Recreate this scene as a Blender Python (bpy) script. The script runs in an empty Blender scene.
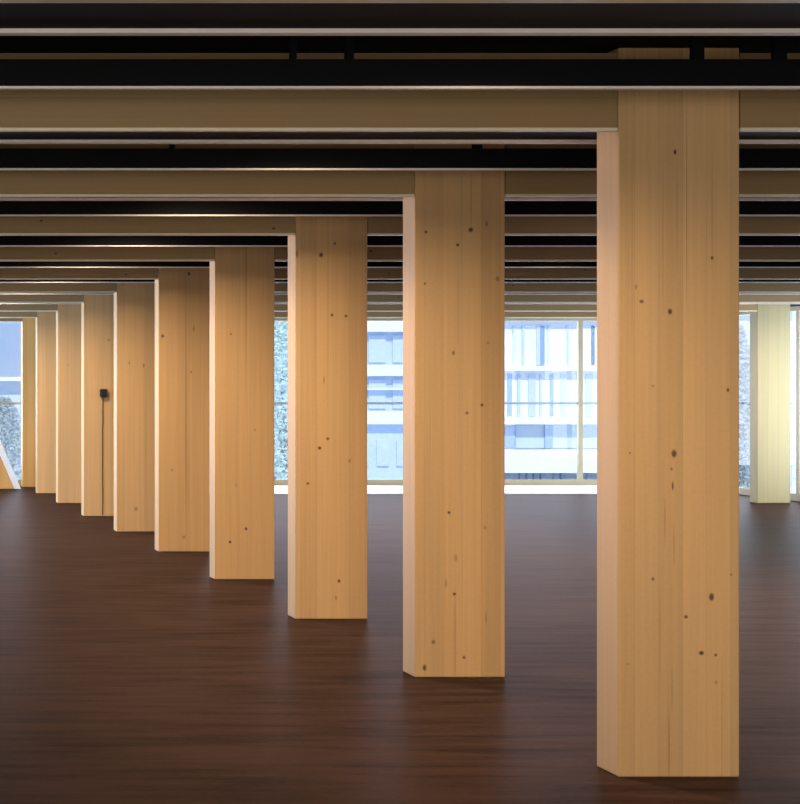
import bpy, math, random
from mathutils import Vector
random.seed(7)
SC = bpy.context.scene
COL = SC.collection

# ------------------------------------------------------------------ camera
S = 2.4                 # column spacing (m)
K = 745.0               # pixels per metre at one spacing
F = K*S
XV, YH = -169.5, 387.5  # vanishing point
CAM_H = 1.51
cam = bpy.data.objects.new('camera', bpy.data.cameras.new('camera'))
COL.objects.link(cam); SC.camera = cam
cam.data.sensor_fit = 'HORIZONTAL'; cam.data.sensor_width = 36
cam.data.lens = 36*F/800
cam.data.shift_x = (400-XV)/800
cam.data.shift_y = (YH-402)/800
cam.data.clip_end = 600
cam.location = (0, 0, CAM_H); cam.rotation_euler = (math.pi/2, 0, 0)

# ------------------------------------------------------------------ world
SC.view_settings.view_transform = 'Standard'; SC.view_settings.look = 'None'
SC.view_settings.gamma = 1; SC.view_settings.exposure = 0.0
W = bpy.data.worlds.new('sky'); SC.world = W; W.use_nodes = True
nt = W.node_tree; nt.nodes.clear()
wo = nt.nodes.new('ShaderNodeOutputWorld'); bg = nt.nodes.new('ShaderNodeBackground')
tc = nt.nodes.new('ShaderNodeTexCoord'); nz = nt.nodes.new('ShaderNodeTexNoise')
nz.inputs['Scale'].default_value = 9; nz.inputs['Detail'].default_value = 4
rp = nt.nodes.new('ShaderNodeValToRGB')
rp.color_ramp.elements[0].position = .4; rp.color_ramp.elements[0].color = (.42, .58, .88, 1)
rp.color_ramp.elements[1].position = .68; rp.color_ramp.elements[1].color = (.80, .88, 1, 1)
nt.links.new(tc.outputs['Generated'], nz.inputs['Vector']); nt.links.new(nz.outputs['Fac'], rp.inputs['Fac'])
nt.links.new(rp.outputs['Color'], bg.inputs['Color']); nt.links.new(bg.outputs[0], wo.inputs[0])
bg.inputs['Strength'].default_value = 1.05

def area(name, loc, rot, sx, sy, power, col):
    l = bpy.data.lights.new(name, 'AREA'); l.shape = 'RECTANGLE'; l.size = sx; l.size_y = sy
    l.energy = power; l.color = col
    o = bpy.data.objects.new(name, l); COL.objects.link(o); o.location = loc; o.rotation_euler = rot
    return o
R = math.radians
LX, RX, RY, BY = -4.0, 12.85, -3.0, 11.42*S      # room limits: left, right, rear, far facade
# added fill lamps outside the glazing on all sides, strengthening its daylight
area('daylight_fill_rear', (-0.5, RY-.4, 1.25), (R(90), 0, 0), 7, 2.1, 440, (1, .86, .68))
area('daylight_fill_left', (LX-.4, 21.5, 1.35), (R(90), 0, R(-90)), 11, 2.4, 1200, (.58, .76, 1))
area('daylight_fill_far', (4.5, BY+.6, 1.5), (R(90), 0, R(180)), 16, 2.4, 600, (.97, .92, 1))
area('daylight_fill_right', (RX+.4, 21.5, 1.4), (R(90), 0, R(90)), 11, 2.3, 480, (.88, .94, 1))
sun = bpy.data.objects.new('sun', bpy.data.lights.new('sun', 'SUN')); COL.objects.link(sun)
sun.data.energy = 2.5; sun.data.angle = R(3); sun.data.color = (1, .96, .9)
sun.rotation_euler = (R(52), 0, R(-14))

# ------------------------------------------------------------------ helpers
class MB:
    def __init__(s): s.v = []; s.f = []
    def box(s, x0, x1, y0, y1, z0, z1):
        b = len(s.v)
        s.v += [(x0,y0,z0),(x1,y0,z0),(x1,y1,z0),(x0,y1,z0),(x0,y0,z1),(x1,y0,z1),(x1,y1,z1),(x0,y1,z1)]
        s.f += [tuple(b+i for i in q) for q in ((0,3,2,1),(4,5,6,7),(0,1,5,4),(1,2,6,5),(2,3,7,6),(3,0,4,7))]
        return s
    def prism(s, pts, y0, y1):         # outline in x-z, counter-clockwise seen from -y
        b = len(s.v); n = len(pts)
        s.v += [(p[0],y0,p[1]) for p in pts] + [(p[0],y1,p[1]) for p in pts]
        s.f.append(tuple(b+i for i in range(n))); s.f.append(tuple(b+n+i for i in reversed(range(n))))
        for i in range(n):
            j = (i+1) % n; s.f.append((b+i, b+n+i, b+n+j, b+j))
        return s
    def tube(s, p, q, r0, r1, n=8):
        p, q = Vector(p), Vector(q); d = (q-p).normalized()
        a = d.cross(Vector((0,1,0)) if abs(d.y) < .9 else Vector((1,0,0))).normalized(); c = d.cross(a)
        b = len(s.v)
        for o, r in ((p, r0), (q, r1)):
            for i in range(n):
                t = 2*math.pi*i/n; s.v.append(tuple(o + a*math.cos(t)*r + c*math.sin(t)*r))
        for i in range(n):
            j = (i+1) % n; s.f.append((b+i, b+j, b+n+j, b+n+i))
        s.f.append(tuple(b+i for i in reversed(range(n)))); s.f.append(tuple(b+n+i for i in range(n)))
        return s
    def build(s, name, m, parent=None, bevel=0, loc=None):
        me = bpy.data.meshes.new(name); me.from_pydata(s.v, [], s.f); me.update()
        o = bpy.data.objects.new(name, me); COL.objects.link(o); me.materials.append(m)
        if parent: o.parent = parent
        if loc: o.location = loc
        if bevel:
            b = o.modifiers.new('bevel', 'BEVEL'); b.width = bevel; b.segments = 2; b.limit_method = 'ANGLE'
        return o
def tag(o, label=None, cat=None, group=None, kind=None):
    if label: o['label'] = label
    if cat: o['category'] = cat
    if group: o['group'] = group
    if kind: o['kind'] = kind
    return o
def empty(name, loc=(0,0,0)):
    o = bpy.data.objects.new(name, None); COL.objects.link(o); o.location = loc; return o

# ------------------------------------------------------------------ materials
def mat(name, col, rough=.6, metal=0, spec=.5):
    m = bpy.data.materials.new(name); m.use_nodes = True
    b = m.node_tree.nodes['Principled BSDF']
    b.inputs['Roughness'].default_value = rough; b.inputs['Metallic'].default_value = metal
    b.inputs['Specular IOR Level'].default_value = spec
    N, L = m.node_tree.nodes, m.node_tree.links
    t = N.new('ShaderNodeTexCoord'); n = N.new('ShaderNodeTexNoise')
    n.inputs['Scale'].default_value = 6; n.inputs['Detail'].default_value = 6
    r = N.new('ShaderNodeValToRGB')
    r.color_ramp.elements[0].position = .3; r.color_ramp.elements[1].position = .7
    r.color_ramp.elements[0].color = tuple(c*.93 for c in col)+(1,)
    r.color_ramp.elements[1].color = tuple(min(1, c*1.04) for c in col)+(1,)
    L.new(t.outputs['Object'], n.inputs['Vector']); L.new(n.outputs['Fac'], r.inputs['Fac'])
    L.new(r.outputs['Color'], b.inputs['Base Color'])
    return m

def leafmat(name, col):
    m = mat(name, col, .9); N, L = m.node_tree.nodes, m.node_tree.links
    t = N.new('ShaderNodeBsdfTranslucent'); t.inputs[0].default_value = (*col, 1)
    mx = N.new('ShaderNodeMixShader'); mx.inputs[0].default_value = .5
    L.new(N['Principled BSDF'].outputs[0], mx.inputs[1]); L.new(t.outputs[0], mx.inputs[2]); L.new(mx.outputs[0], N['Material Output'].inputs[0])
    return m

def wood(name, base, lam=.093, off=0, seed=0, horiz=False, marks=(), rough=.55, seam=.86):
    """glued laminated spruce; grain along z (or x when horiz); marks=(x,z,rx,rz,strength)"""
    m = bpy.data.materials.new(name); m.use_nodes = True
    N, L = m.node_tree.nodes, m.node_tree.links
    b = N['Principled BSDF']; b.inputs['Roughness'].default_value = rough
    b.inputs['Specular IOR Level'].default_value = .3
    tc = N.new('ShaderNodeTexCoord'); sep = N.new('ShaderNodeSeparateXYZ'); L.new(tc.outputs['Object'], sep.inputs[0])
    def M(op, a, bb=None, c=None):
        n = N.new('ShaderNodeMath'); n.operation = op
        for i, v in enumerate((a, bb, c)):
            if v is None: continue
            if isinstance(v, (int, float)): n.inputs[i].default_value = v
            else: L.new(v, n.inputs[i])
        return n.outputs[0]
    def noise(scale, vec, detail=5):
        mp = N.new('ShaderNodeMapping'); mp.inputs['Scale'].default_value = vec
        mp.inputs['Location'].default_value = (seed*3.7, seed*1.3, seed*7.1)
        L.new(tc.outputs['Object'], mp.inputs[0])
        n = N.new('ShaderNodeTexNoise'); n.inputs['Scale'].default_value = scale; n.inputs['Detail'].default_value = detail
        L.new(mp.outputs[0], n.inputs['Vector']); return n.outputs['Fac']
    grain = noise(1, (1.0, 30, 60) if horiz else (55, 30, 1.1), 8)
    broad = noise(1, (.5, 6, 9) if horiz else (11, 6, .45), 3)
    fine = noise(60, (1, 1, 1), 2)
    across = sep.outputs['Z'] if horiz else sep.outputs['X']
    u = M('DIVIDE', M('ADD', across, off), lam)
    cell = M('FLOOR', u)
    wn = N.new('ShaderNodeTexWhiteNoise'); wn.noise_dimensions = '1D'; L.new(M('ADD', cell, seed*11.3), wn.inputs['W'])
    fr = M('FRACT', u)
    edge = M('LESS_THAN', M('MINIMUM', fr, M('SUBTRACT', 1, fr)), .014)
    v = M('ADD', M('MULTIPLY', M('SUBTRACT', grain, .5), .24), M('MULTIPLY', M('SUBTRACT', broad, .5), .26))
    v = M('ADD', v, M('MULTIPLY', M('SUBTRACT', fine, .5), .10))
    v = M('ADD', v, M('MULTIPLY', M('SUBTRACT', wn.outputs['Value'], .5), .16))
    v = M('ADD', v, .98)
    v = M('MULTIPLY', v, M('SUBTRACT', 1, M('MULTIPLY', edge, 1-seam)))
    tint = N.new('ShaderNodeMix'); tint.data_type = 'RGBA'
    tint.inputs[6].default_value = (*base, 1); tint.inputs[7].default_value = (base[0]*.93, base[1]*.84, base[2]*.72, 1)
    L.new(broad, tint.inputs[0])
    vm = N.new('ShaderNodeVectorMath'); vm.operation = 'SCALE'
    L.new(tint.outputs[2], vm.inputs[0]); L.new(v, vm.inputs['Scale'])
    out = vm.outputs[0]
    acc = None
    for (mx, mz, rx, rz, st) in marks:
        s1 = N.new('ShaderNodeVectorMath'); s1.operation = 'SUBTRACT'; L.new(tc.outputs['Object'], s1.inputs[0]); s1.inputs[1].default_value = (mx, 0, mz)
        s2 = N.new('ShaderNodeVectorMath'); s2.operation = 'MULTIPLY'; L.new(s1.outputs[0], s2.inputs[0]); s2.inputs[1].default_value = (1/rx, 40, 1/rz)
        s3 = N.new('ShaderNodeVectorMath'); s3.operation = 'LENGTH'; L.new(s2.outputs[0], s3.inputs[0])
        mr = N.new('ShaderNodeMapRange'); mr.inputs[1].default_value = .55; mr.inputs[2].default_value = 1.25
        mr.inputs[3].default_value = st; mr.inputs[4].default_value = 0; L.new(s3.outputs['Value'], mr.inputs[0])
        acc = mr.outputs[0] if acc is None else M('MAXIMUM', acc, mr.outputs[0])
    if acc is not None:
        mx_ = N.new('ShaderNodeMix'); mx_.data_type = 'RGBA'; L.new(acc, mx_.inputs[0]); L.new(out, mx_.inputs[6])
        mx_.inputs[7].default_value = (.035, .014, .006, 1); out = mx_.outputs[2]
    L.new(out, b.inputs['Base Color'])
    bp = N.new('ShaderNodeBump'); bp.inputs['Strength'].default_value = .08; bp.inputs['Distance'].default_value = .004
    L.new(grain, bp.inputs['Height']); L.new(bp.outputs[0], b.inputs['Normal'])
    return m

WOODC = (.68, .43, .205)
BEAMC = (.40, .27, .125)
M_black = mat('black_painted_metal', (.004, .004, .005), .75, 0, .15)
M_deck = mat('black_ceiling', (.004, .004, .004), .9, 0, .1)
M_trim = mat('pale_metal_trim', (.97, .86, .80), .45, 0)
M_strip = mat('daylit_beam_edge', (.92, .80, .60), .4)  # pale colour carries the daylight seen along the beam undersides
M_frame = mat('sand_coloured_frame', (.42, .36, .22), .5)
M_grey = mat('grey_handrail', (.35, .42, .47), .4)
M_wall = mat('warm_white_plaster', (.62, .52, .40), .8)
M_white = mat('white_render', (.86, .90, .96), .8)
M_pblue = mat('pale_blue_render', (.58, .70, .90), .7)
M_lgrey = mat('light_grey_cladding', (.60, .70, .80), .7)
M_bglass = mat('blue_window_glass', (.28, .42, .66), .2)
M_dglass = mat('dark_window_glass', (.10, .17, .30), .2)
M_paleglass = mat('pale_window_glass', (.60, .70, .88), .3)
M_bark = mat('pale_bark', (.45, .43, .38), .9)
M_leaf = leafmat('pale_leaves', (.86, .95, .93))
M_leafd = leafmat('grey_green_leaves', (.62, .70, .70))
M_plug = mat('black_plastic', (.012, .010, .008), .5)
M_ground = mat('pale_paving', (.72, .78, .88), .9)
M_daylit = mat('daylit_white', (.80, .82, .86), .4)  # white standing in for daylight on the floor band and brace edge

def glass_mat():
    m = bpy.data.materials.new('clear_glass'); m.use_nodes = True
    N, L = m.node_tree.nodes, m.node_tree.links; N.clear()
    o = N.new('ShaderNodeOutputMaterial'); t = N.new('ShaderNodeBsdfTransparent'); g = N.new('ShaderNodeBsdfGlossy')
    t.inputs[0].default_value = (.94, .97, 1, 1); g.inputs['Roughness'].default_value = .02
    lw = N.new('ShaderNodeLayerWeight'); lw.inputs[0].default_value = .5
    pw = N.new('ShaderNodeMath'); pw.operation = 'POWER'; L.new(lw.outputs['Facing'], pw.inputs[0]); pw.inputs[1].default_value = 5
    f = N.new('ShaderNodeMath'); f.operation = 'MULTIPLY_ADD'; L.new(pw.outputs[0], f.inputs[0]); f.inputs[1].default_value = .5; f.inputs[2].default_value = .03
    mx = N.new('ShaderNodeMixShader'); L.new(f.outputs[0], mx.inputs[0]); L.new(t.outputs[0], mx.inputs[1]); L.new(g.outputs[0], mx.inputs[2])
    L.new(mx.outputs[0], o.inputs[0]); return m
M_glass = glass_mat()

def floor_mat():
    m = bpy.data.materials.new('dark_brown_boards'); m.use_nodes = True
    N, L = m.node_tree.nodes, m.node_tree.links; b = N['Principled BSDF']
    tc = N.new('ShaderNodeTexCoord')
    def noise(vec, sc, d):
        mp = N.new('ShaderNodeMapping'); mp.inputs['Scale'].default_value = vec; L.new(tc.outputs['Object'], mp.inputs[0])
        n = N.new('ShaderNodeTexNoise'); n.inputs['Scale'].default_value = sc; n.inputs['Detail'].default_value = d
        L.new(mp.outputs[0], n.inputs['Vector']); return n.outputs['Fac']
    a = noise((1.0, 6, 1), 1.6, 8); c = noise((.5, 1.6, 1), 1.0, 5); d = noise((9, 11, 1), 3, 6)
    ad = N.new('ShaderNodeMath'); ad.operation = 'MULTIPLY_ADD'; L.new(c, ad.inputs[0]); ad.inputs[1].default_value = .45; L.new(a, ad.inputs[2])
    ad2 = N.new('ShaderNodeMath'); ad2.operation = 'MULTIPLY_ADD'; L.new(d, ad2.inputs[0]); ad2.inputs[1].default_value = .35; L.new(ad.outputs[0], ad2.inputs[2])
    r = N.new('ShaderNodeValToRGB'); e = r.color_ramp.elements
    e[0].position = .62; e[0].color = (.019, .0100, .0075, 1); e[1].position = 1.05; e[1].color = (.046, .0245, .0180, 1)
    L.new(ad2.outputs[0], r.inputs[0]); L.new(r.outputs[0], b.inputs['Base Color'])
    b.inputs['Roughness'].default_value = .42; b.inputs['Specular IOR Level'].default_value = .5; b.inputs['IOR'].default_value = 1.032; b.inputs['Specular Tint'].default_value = (1, .84, .80, 1)
    bp = N.new('ShaderNodeBump'); bp.inputs['Strength'].default_value = .18; bp.inputs['Distance'].default_value = .008
    L.new(ad2.outputs[0], bp.inputs['Height']); L.new(bp.outputs[0], b.inputs['Normal'])
    return m

# ------------------------------------------------------------------ setting
Z0 = 2.88
ZL = [2.885, 3.878, 4.855, 5.857, 6.85, 7.80, 8.74, 9.73, 10.63, 11.30]    # column lines, in spacings
XC = [2273, 2266, 2257, 2251, 2247, 2232, 2213, 2212, 2197, 2170]           # left edge of each column, in pixels x spacings
def zz(n): return ZL[n] if n >= 0 else Z0+n
def zl(n): return zz(n)*S             # front plane of line n
HB, HC = CAM_H+740/K, CAM_H+981/K         # beam underside, ceiling
HF = HC+.25
tag(MB().box(LX-.2, RX+.2, RY-.2, BY+.25, -.3, 0).build('floor', floor_mat()), kind='structure')
tag(MB().box(LX-.2, RX+.2, RY-.2, BY+.25, HC, HF).build('ceiling', M_deck), kind='structure')
WT = 2.572                            # window head
def window(n, axis, c, a0, a1, z0=.045, z1=WT, rail=1.27, post=.07, thick=.06, sign=1):
    """glazed bay between posts; axis 'x' runs along x at y=c, axis 'y' along y at x=c"""
    w = empty('window_%d' % n); tag(w, kind='structure')
    def bx(mb, p0, p1, q0, q1, h0, h1):
        return mb.box(p0, p1, q0, q1, h0, h1) if axis == 'x' else mb.box(q0, q1, p0, p1, h0, h1)
    fr = MB(); h = post/2
    bx(fr, a0-h*.98, a0+h*.98, c, c+thick*sign, z0, z1)
    bx(fr, a0+h, a1-h, c, c+thick*sign, z0, z0+.05); bx(fr, a0+h, a1-h, c, c+thick*sign, z1-.04, z1)
    fr.build('window_frame', M_frame, w)
    if rail: bx(MB(), a0+h, a1-h, c+.02*sign, c+.045*sign, rail-.02, rail+.015).build('handrail', M_grey, w)
    bx(MB(), a0+h, a1-h, c+.025*sign if not rail else c+.048*sign, c+.055*sign, z0+.05, z1-.04).build('window_pane', M_glass, w)
    return w
wn = 1
xs = [LX, -2.5, -.5, 1.5, 3.5, 5.5, 7.5, 9.5, 11.5, RX]
for a, b_ in zip(xs, xs[1:]): window(wn, 'x', BY, a, b_); wn += 1
ys = [RY, -.6, 1.5] + [9.9*S-.0-2.4*k for k in range(7, -1, -1)] + [BY]
ys = sorted(set(round(y, 3) for y in ys))
ys2 = [ys[0]]
for y in ys[1:]:
    if y-ys2[-1] > 1.2: ys2.append(y)
for a, b_ in zip(ys2, ys2[1:]): window(wn, 'y', RX, a, b_, rail=0); wn += 1
yl = [12.0+k*(BY-12.0)/7 for k in range(8)]
for a, b_ in zip(yl, yl[1:]): window(wn, 'y', LX, a, b_, rail=0, sign=-1); wn += 1
xr = [LX, -1.6, .8, 3.2]
for a, b_ in zip(xr, xr[1:]): window(wn, 'x', RY, a, b_, rail=0, sign=-1); wn += 1
tag(MB().box(LX-.2, LX, RY-.2, 12.0-.04, 0, HC).box(LX-.2, LX, 12.0-.04, BY+.2, WT, HC).box(LX-.2, LX, 12.0-.04, BY+.2, 0, .045).build('wall_left', M_wall), kind='structure')
tag(MB().box(LX, RX, BY, BY+.2, WT, HC).box(LX, RX, BY, BY+.2, 0, .045).build('wall_back', M_frame), kind='structure')
tag(MB().box(RX, RX+.2, RY, BY+.2, WT, HC).box(RX, RX+.2, RY, BY+.2, 0, .045).build('wall_right', M_frame), kind='structure')
tag(MB().box(3.24, RX, RY-.2, RY, 0, HC).box(LX, 3.24, RY-.2, RY, WT, HC).box(LX, 3.24, RY-.2, RY, 0, .045).build('wall_rear', M_wall), kind='structure')

tag(MB().box(4.0, RX-.01, 10.55*S, BY-.01, .0005, .012).build('daylight_band_1', M_daylit), kind='structure')  # pale band painting the pool of daylight on the floor by the glazing
# ------------------------------------------------------------------ columns
CX = [x/K for x in XC]; CW = 350/K; CD = .083*S
def marks(n, pts):
    z = ZL[n]; s = K/z
    return [((x-(XC[n]/z+XV))/s, CAM_H-(y-YH)/s, rx/s, ry/s, st) for (x, y, rx, ry, st) in pts]
MK = {
 0: [(675,152,1.5,2.6,.95),(712,258,1.5,2,.8),(641.6,301.5,2.2,1.8,.75),(670,311.6,2.2,3,.85),(636,287,1,2.5,.5),(728,390,1.5,2,.8),
     (674,453.7,2.8,4,.8),(671.5,469,1.5,1.5,.5),(672.7,486,1.1,4.5,.7),(652.7,386,2,1.5,.3),(630,453,1.3,1.3,.5),(653,579,1.5,1.8,.7),
     (711.5,597,2.6,4,.85),(686,616.8,2,1.8,.8),(701.4,653,2.6,2.2,.9),(715.7,655,1.4,1.6,.8),(716,682.6,1.5,2,.35),(627.7,664,1.8,1.2,.35),
     (731,574.6,1.5,1.5,.4),(677,210,1,55,.14),(663,240,.8,90,.13),(686.5,205,.5,110,.35),(712,210,.7,60,.2),(669,745,.7,40,.3),(672,690,.7,25,.25),
     (722,735,.6,70,.25),(660,640,.6,50,.2),(632,240,.6,120,.22),(665,520,.8,24,.25),(674,545,.7,22,.25)],
 1: [(426,232,1.6,1.6,.85),(470.8,229.8,2.4,2.4,.9),(486.6,223.8,1.1,3,.6),(457.7,245,1.7,1.7,.85),(425,283.7,1.3,1.3,.7),(497.6,279,2,2.5,.45),
     (453.5,353,1.4,2.4,.65),(488,343,1.3,1.6,.35),(482,405,1.6,1.6,.8),(467,413,1.6,1.6,.7),(449,512.5,1.7,1.6,.8),(485,527.7,1.2,2,.35),
     (445.8,583.5,1,4.5,.45),(454.4,594,1.8,1.6,.85),(433.4,642,2,2.2,.6),(424.5,667.7,2,3.2,.8),(464,657.4,1.6,1.8,.7),(486,618,.8,7,.35),
     (455.8,558,2,4,.28),(455,640,1.4,50,.22),(471,200,.6,28,.3),(458,300,.5,40,.2),(430,460,.5,120,.15),(475,480,.5,150,.12),(445,580,.5,60,.2)],
 2: [(334.8,243.5,1.3,1.5,.75),(321,255,2.2,2.4,.85),(297,253.7,1.4,4,.45),(332,315,1.5,1.5,.8),(346,316,1.5,1.5,.8),(319.6,448,1.8,1.7,.9),
     (327.8,438.7,1.6,1.5,.8),(307.9,483.5,1.4,1.3,.8),(349.7,461,1.5,2,.35),(339,581,1.5,2,.8),(336,598,1.2,2.5,.4),(328,300,.5,130,.22),(315,330,.5,80,.14),(324,380,.8,4,.4)],
 3: [(231,334,1.2,1.2,.6),(246,528.8,1.4,1.6,.9),(230,542,1.4,1.4,.9),(236,485,1.5,1.5,.3),(246,270,.6,120,.35),(255,430,1,1.6,.3)],
 4: [(189,273.7,1.5,2,.8),(162.7,336,1.5,1.8,.8),(193.7,328.7,.8,3,.5),(191,372,1.2,1.2,.5),(184,537,1.8,1.5,.4),(186,400,.5,140,.5),(172,470,1,1.5,.4)],
 5: [(143.7,365.7,1,2,.5),(129.5,363,1,1.5,.45),(136,509,2,2,.45),(146,450,.4,80,.3)],
 6: [(108.7,340,1.5,1.5,.35)],
 7: [(68,365,1.2,1,.3)],
}
where = ['nearest and largest timber column, standing at right in the foreground',
 'second timber column from the camera, left of the largest one',
 'third timber column from the camera, with two small knots near its middle height',
 'fourth timber column from the camera, just left of the narrow bright gap',
 'fifth timber column from the camera, a dark vertical crack on its right half',
 'sixth timber column from the camera, directly right of the one carrying a black box',
 'seventh timber column from the camera, carrying a small black box and cable',
 'eighth timber column from the camera, directly left of the one carrying a black box',
 'ninth timber column from the camera, second from the far left window',
 'farthest and smallest timber column of the row, beside the far left window']
cols = []
for n in range(10):
    m = wood('spruce_column', WOODC if n < 9 else (.70, .45, .17), lam=.093+.006*(n % 3), off=.02*n+.03, seed=n+1, marks=marks(n, MK.get(n, [])))
    c = MB().box(0, CW, 0, CD, 0, HC).build('timber_pillar', m, None, .006, (CX[n], zl(n), 0))
    tag(c, where[n], 'column', 'timber columns of the main row'); cols.append(c)
# second row, one column in view at far right
RXC = (757.5-XV)*ZL[7]/K
c = MB().box(0, .43, 0, CD, 0, HC).build('timber_pillar', wood('pale_spruce_column', (.50, .44, .25), seed=31, lam=.14), None, .006, (RXC, zl(7), 0))
tag(c, 'pale yellowish timber column by the glazing at the right edge, behind the largest column', 'column', 'timber columns of the side row')

# black box with its cable on the seventh column
z = ZL[6]; s = K/z
bx_, bz_ = (103.2-XV)/s, CAM_H-(393-YH)/s
t = empty('socket_box', (bx_, zl(6)-.0, bz_))
MB().box(-.043, .043, -.05, 0, -.048, .048).build('box_body', M_plug, t, .012)
MB().box(-.026, .026, -.056, -.0505, -.03, .03).build('cover', M_plug, t, .004)
tag(t, 'small black box fixed to the seventh timber column', 'socket box')
cb = MB()
pz = [bz_-.05, 1.25, 1.14, 1.02, .8, .55, .3, .02]; px = [0, -.008, -.004, -.010, -.008, -.010, -.006, -.008]
for i in range(len(pz)-1): cb.tube((px[i], 0, pz[i]), (px[i+1], 0, pz[i+1]), .006, .006, 6)
cb = cb.build('cable', mat('brown_cable', (.10, .045, .015), .6), None, 0, (bx_, zl(6)-.007, 0))
tag(cb, 'thin dark cable running down the seventh column below the black box', 'cable')

# ------------------------------------------------------------------ beams, rails and ceiling panels
ordn = ['nearest', 'second', 'third', 'fourth', 'fifth', 'sixth', 'seventh', 'eighth', 'ninth', 'farthest']
XL, XR_ = LX+.005, RX-.01
def beam(x0, x1, n, label, d, seed, group):
    y = zl(n); L_ = x1-x0
    root = empty('timber_joist', (x0, y, HB))
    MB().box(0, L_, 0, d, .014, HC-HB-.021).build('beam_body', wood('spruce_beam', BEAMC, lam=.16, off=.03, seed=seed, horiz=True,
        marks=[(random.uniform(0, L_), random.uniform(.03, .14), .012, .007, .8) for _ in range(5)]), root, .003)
    MB().box(0, L_, -.002, d if n < 0 else .03, 0, .0138).build('lit_edge_strip', M_strip, root, .002)  # pale strip paints the lit line under the beam
    tag(root, label, 'beam', group)
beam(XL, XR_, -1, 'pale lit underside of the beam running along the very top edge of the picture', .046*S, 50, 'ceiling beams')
for n in range(10):
    d = .036*S
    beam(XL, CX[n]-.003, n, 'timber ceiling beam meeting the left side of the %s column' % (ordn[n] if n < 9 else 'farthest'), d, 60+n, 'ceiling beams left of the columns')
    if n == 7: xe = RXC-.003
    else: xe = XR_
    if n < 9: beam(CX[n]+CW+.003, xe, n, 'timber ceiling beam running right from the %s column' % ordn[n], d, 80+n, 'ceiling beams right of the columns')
pos = lambda n: ('in front of the %s column' % ordn[n])
for n in range(-1, 9):
    # flat black panel behind beam n, its lit edge facing the next bay
    y0 = zl(n)+.09*S; y1 = (zz(n)+.36)*S; h = CAM_H+800/K
    p = empty('acoustic_baffle', (XL, y0, h))
    MB().box(0, XR_-XL, 0, y1-y0, .006, .10).build('panel_body', M_black, p)
    MB().box(0, XR_-XL, y1-y0+.001, y1-y0+.045, -.008, .02).build('edge_trim', M_trim, p, .003)
    tag(p, 'black ceiling panel with a pale metal edge %s' % ('in the bay nearest the camera' if n < 0 else 'in the bay just behind the %s column' % ordn[n]), 'ceiling panel', 'black ceiling panels')
for n in range(0, 10):
    y0 = (zz(n)-.230)*S; y1 = (zz(n)-.198)*S
    p = empty('black_track', (XL, y0, CAM_H+797/K))
    MB().box(0, XR_-XL, 0, y1-y0, .004, 75/K).build('rail_body', M_black, p)
    MB().box(0, XR_-XL, -.004, .030, -.005, .0038).build('edge_trim', M_trim, p)
    tag(p, 'long black rail with a thin pale lower edge across the top of the %s column' % ordn[n], 'ceiling rail', 'black ceiling rails')
# straps hanging from the ceiling onto the rails
def strap(x, w, n, label):
    z = zz(n)-.215; s = K/z
    X = (x-XV)/s
    o = MB().box(-w/2/s, w/2/s, -.012, .012, CAM_H+872/K+.001, HC).build('hanger_strap', M_black, None, 0, (X, z*S, 0))
    tag(o, label, 'hanger', 'black hanger straps above the rails')
strap(293, 6, 0, 'leftmost black hanger strap above the nearest rail')
strap(349, 8, 0, 'second black hanger strap from the left above the nearest rail')
strap(697, 12, 0, 'black hanger strap above the head of the nearest column')
strap(779, 13, 0, 'rightmost black hanger strap above the nearest rail')
strap(172, 5, 1, 'leftmost black hanger strap above the second rail')
strap(477, 9, 1, 'black hanger strap above the second column')

# added spots without fixtures, unseen high in each bay, shaping the column light
for n in range(0, 9):
    for dx in ((-.75,) if n != 7 else (-.75, RXC-CX[7]-.9)):  # further added spot brightens the side-row column
        l = bpy.data.lights.new('fill_spot', 'SPOT'); l.energy = (225, 255, 280, 290, 270, 245, 225, 220, 220)[n]; l.color = (1, .80, .58)
        l.spot_size = R(152 if n == 0 else 156 if n == 1 else 164); l.spot_blend = 1; l.shadow_soft_size = .06
        o = bpy.data.objects.new('fill_spot', l); COL.objects.link(o); o.location = (CX[n]+dx, zl(n)-1.15, 2.76)

    if n < 5:
        l = bpy.data.lights.new('fill_spot', 'SPOT'); l.energy = (9, 9, 9, 8, 7)[n]; l.color = (1, .72, .46)  # added spot behind the beam, brightening the column's left side
        l.spot_size = R(130); l.spot_blend = .6; l.shadow_soft_size = .05
        o = bpy.data.objects.new('fill_spot', l); COL.objects.link(o); o.location = (CX[n]-.75, zl(n)+.15, 2.53); o.rotation_euler = (0, R(-40), 0)
    l = bpy.data.lights.new('fill_spot', 'SPOT'); l.energy = (200, 320, 380, 380, 340, 300, 280, 260, 260)[n]; l.color = (1, .80, .58)  # added fill spot warming the floor right of the row
    l.spot_size = R(150); l.spot_blend = 1; l.shadow_soft_size = .06
    o = bpy.data.objects.new('fill_spot', l); COL.objects.link(o); o.location = (CX[n]+3.4, zl(n)-1.15, 2.76)

# ------------------------------------------------------------------ diagonal brace far left
yb = 11.1*S; sb = K/11.1
def P(x, y): return ((x-XV)/sb, CAM_H-(y-YH)/sb)
x0, z0_ = P(21, 484); x0 += 0
br = empty('diagonal_brace', (x0, yb, 0))
dx = -(.42); H2 = HB-.01
k = .43   # run per rise
MB().prism([(-.95, 0.0), (-.10, 0.0), (-.10-k*H2, H2), (-.95-k*H2, H2)], 0, .16).build('brace_timber', wood('brace_spruce', (.66, .38, .13), seed=77), br, .004)
MB().prism([(-.098, 0.0), (.0, 0.0), (-k*H2, H2), (-.098-k*H2, H2)], -.02, .18).build('lit_edge_strip', M_daylit, br, .003)  # white strip paints the brace's daylit face
tag(br, 'slanting timber brace with a white daylit edge in front of the far left window', 'brace')

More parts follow.
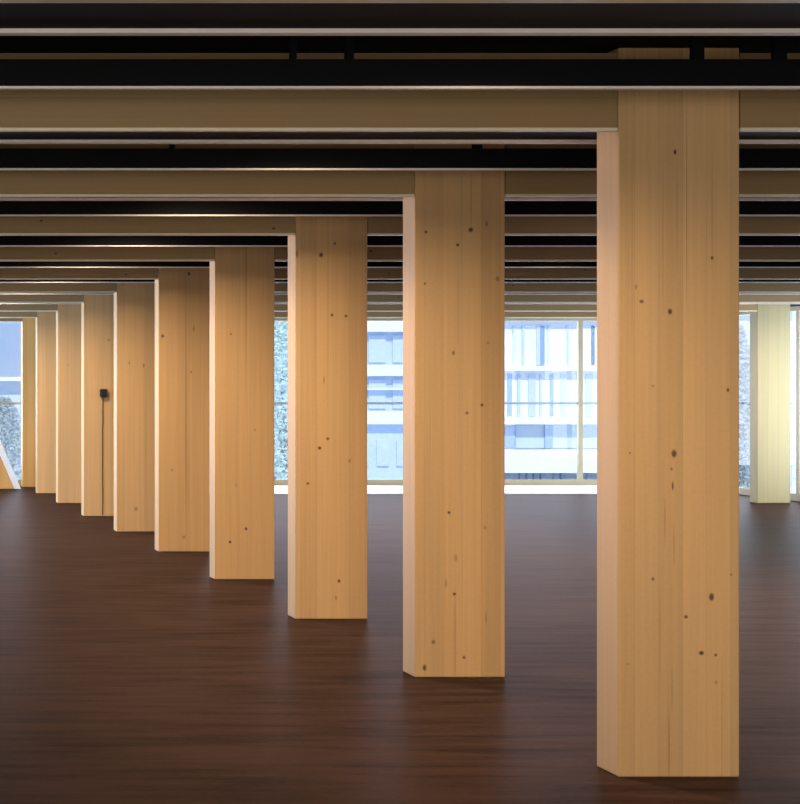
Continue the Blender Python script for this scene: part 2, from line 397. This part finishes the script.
# ------------------------------------------------------------------ outside
GZ = -4.4
tag(MB().box(-80, 160, BY+3, 260, GZ-.5, GZ).build('ground', M_ground), kind='structure')
def building(name, Z, x0, x1, ytop, depth, body, label):
    s = F/Z
    fx = lambda x: (x-XV)/s
    fz = lambda y: CAM_H-(y-YH)/s
    root = empty(name, (fx(x0), Z, GZ)); ox = fx(x0)
    MB().box(0, fx(x1)-ox, 0, depth, 0, fz(ytop)-GZ).build('wall', body, root)
    def add(pname, xa, xb, ya, yb_, out, m, bev=0):
        return MB().box(fx(xa)-ox, fx(xb)-ox, -out, -.001 if out > 0 else .2, fz(yb_)-GZ, fz(ya)-GZ).build(pname, m, root)
    tag(root, label, 'building'); return add
a = building('apartment_building', 110, 446, 716, 210, 14, M_white, 'white building with tall narrow blue windows seen between the two nearest columns')
for xa, xb, m in ((521.5,524,M_lgrey),(536,539.5,M_lgrey),(539.5,544,M_bglass),(547,549,M_lgrey),(512,514,M_paleglass),(591,594,M_dglass),(566,568,M_paleglass),(470,476,M_bglass),(612,618,M_bglass),(640,646,M_dglass)):
    a('window', xa, xb, 326, 365, .10, m)
for xa, xb, m in ((507,511.5,M_bglass),(517,520,M_lgrey),(528,535,M_paleglass),(539,541,M_lgrey),(549.5,553,M_bglass),(560,566,M_paleglass),(585,592,M_paleglass),(620,628,M_bglass)):
    a('window', xa, xb, 374, 416, .10, m)
for xa, xb, m in ((515,518,M_paleglass),(531,538,M_bglass),(556,561,M_paleglass),(586,590,M_bglass)):
    a('window', xa, xb, 270, 312, .10, m)
a('ledge', 446, 716, 366, 371, .7, M_white); a('ledge', 446, 716, 418, 424, 1.2, M_white); a('ledge', 446, 716, 316, 320, .7, M_white)
a('ground_floor_cladding', 446, 716, 425, 448, .15, M_lgrey); a('door', 543, 551, 425, 448, .3, M_bglass); a('window', 503, 514, 427, 446, .3, M_bglass)
a('plinth', 446, 716, 449, 471, 2.5, M_white)
for xa in (504, 519, 526, 533, 540, 553, 560, 586): a('window', xa, xa+4.5, 473, 481, .2, M_paleglass)
a = building('office_building', 92, 292, 440, 250, 14, M_pblue, 'pale blue building with white bands seen between second and third columns')
for ya, yb_ in ((318, 332), (365, 376), (411, 424), (280, 290)): a('white_band', 292, 440, ya, yb_, .6, M_white)
a('handrail', 292, 440, 388.5, 390, .5, M_white)
for ya, yb_ in ((334, 364), (378, 410)):
    for xa in range(296, 436, 24): a('window', xa, xa+17, ya+1.5, yb_-1.5, .12, M_paleglass)
for xa in range(296, 436, 20): a('window', xa, xa+12, 440, 466, .12, M_paleglass)
a = building('low_building', 62, -60, 120, 378, 12, M_lgrey, 'low grey building with a white roof edge seen through the far left window')
a('roof_edge', -60, 120, 377, 381, .6, M_white)
for xa in range(-52, 112, 20): a('window', xa, xa+12, 395, 420, .1, M_paleglass)
a = building('block_building', 64, 776, 900, 250, 14, M_white, 'white building with a grid of pale joints seen at the right edge')
for ya in range(268, 500, 14): a('joint', 776, 900, ya, ya+.9, .03, M_lgrey)
for xa in (783, 790.5, 796, 810, 830): a('joint', xa, xa+.8, 262, 500, .04, M_lgrey)

def tree(Z, x, ytop, crown_r, leafm, label, n=9000):
    s = F/Z; X = (x-XV)/s; top = CAM_H-(ytop-YH)/s
    root = empty('tree', (X, Z, GZ)); H = top-GZ
    t = MB().tube((0,0,0), (.1,0,H*.55), .16, .10)
    for k_ in range(7):
        an = k_*2.4; t.tube((.05,0,H*(.3+.04*k_)), (math.cos(an)*crown_r*.6, math.sin(an)*crown_r*.6, H*(.5+.05*k_)), .06, .02, 6)
    t.tube((.1,0,H*.55), (0,0,H*.9), .10, .02)
    t.build('trunk', M_bark, root)
    c = MB()
    for _ in range(n):
        u = random.random(); ph = random.uniform(0, 2*math.pi); zz = random.random()
        rr = crown_r*math.sqrt(u)*math.sin(math.pi*min(1, .12+.86*zz))**.6
        p = Vector((rr*math.cos(ph), rr*math.sin(ph), H*(.12+.88*zz)))
        q = Vector([random.gauss(0, 1) for _ in range(3)]).normalized(); w = q.orthogonal().normalized(); e = random.uniform(.05, .11)
        b = len(c.v); c.v += [tuple(p-q*e), tuple(p+w*e*.5), tuple(p+q*e), tuple(p-w*e*.5)]; c.f.append((b, b+1, b+2, b+3))
    c.build('crown', leafm, root)
    tag(root, label, 'tree')
tree(50, 281, 312, 1.0, M_leaf, 'pale leafy tree seen in the narrow gap left of the third column')
tree(48, 738, 325, .55, M_leafd, 'grey green tree outside the right glazing beside the nearest column', 6000)
tree(56, 3, 398, 1.0, M_leafd, 'small grey green tree outside the far left window', 4000)
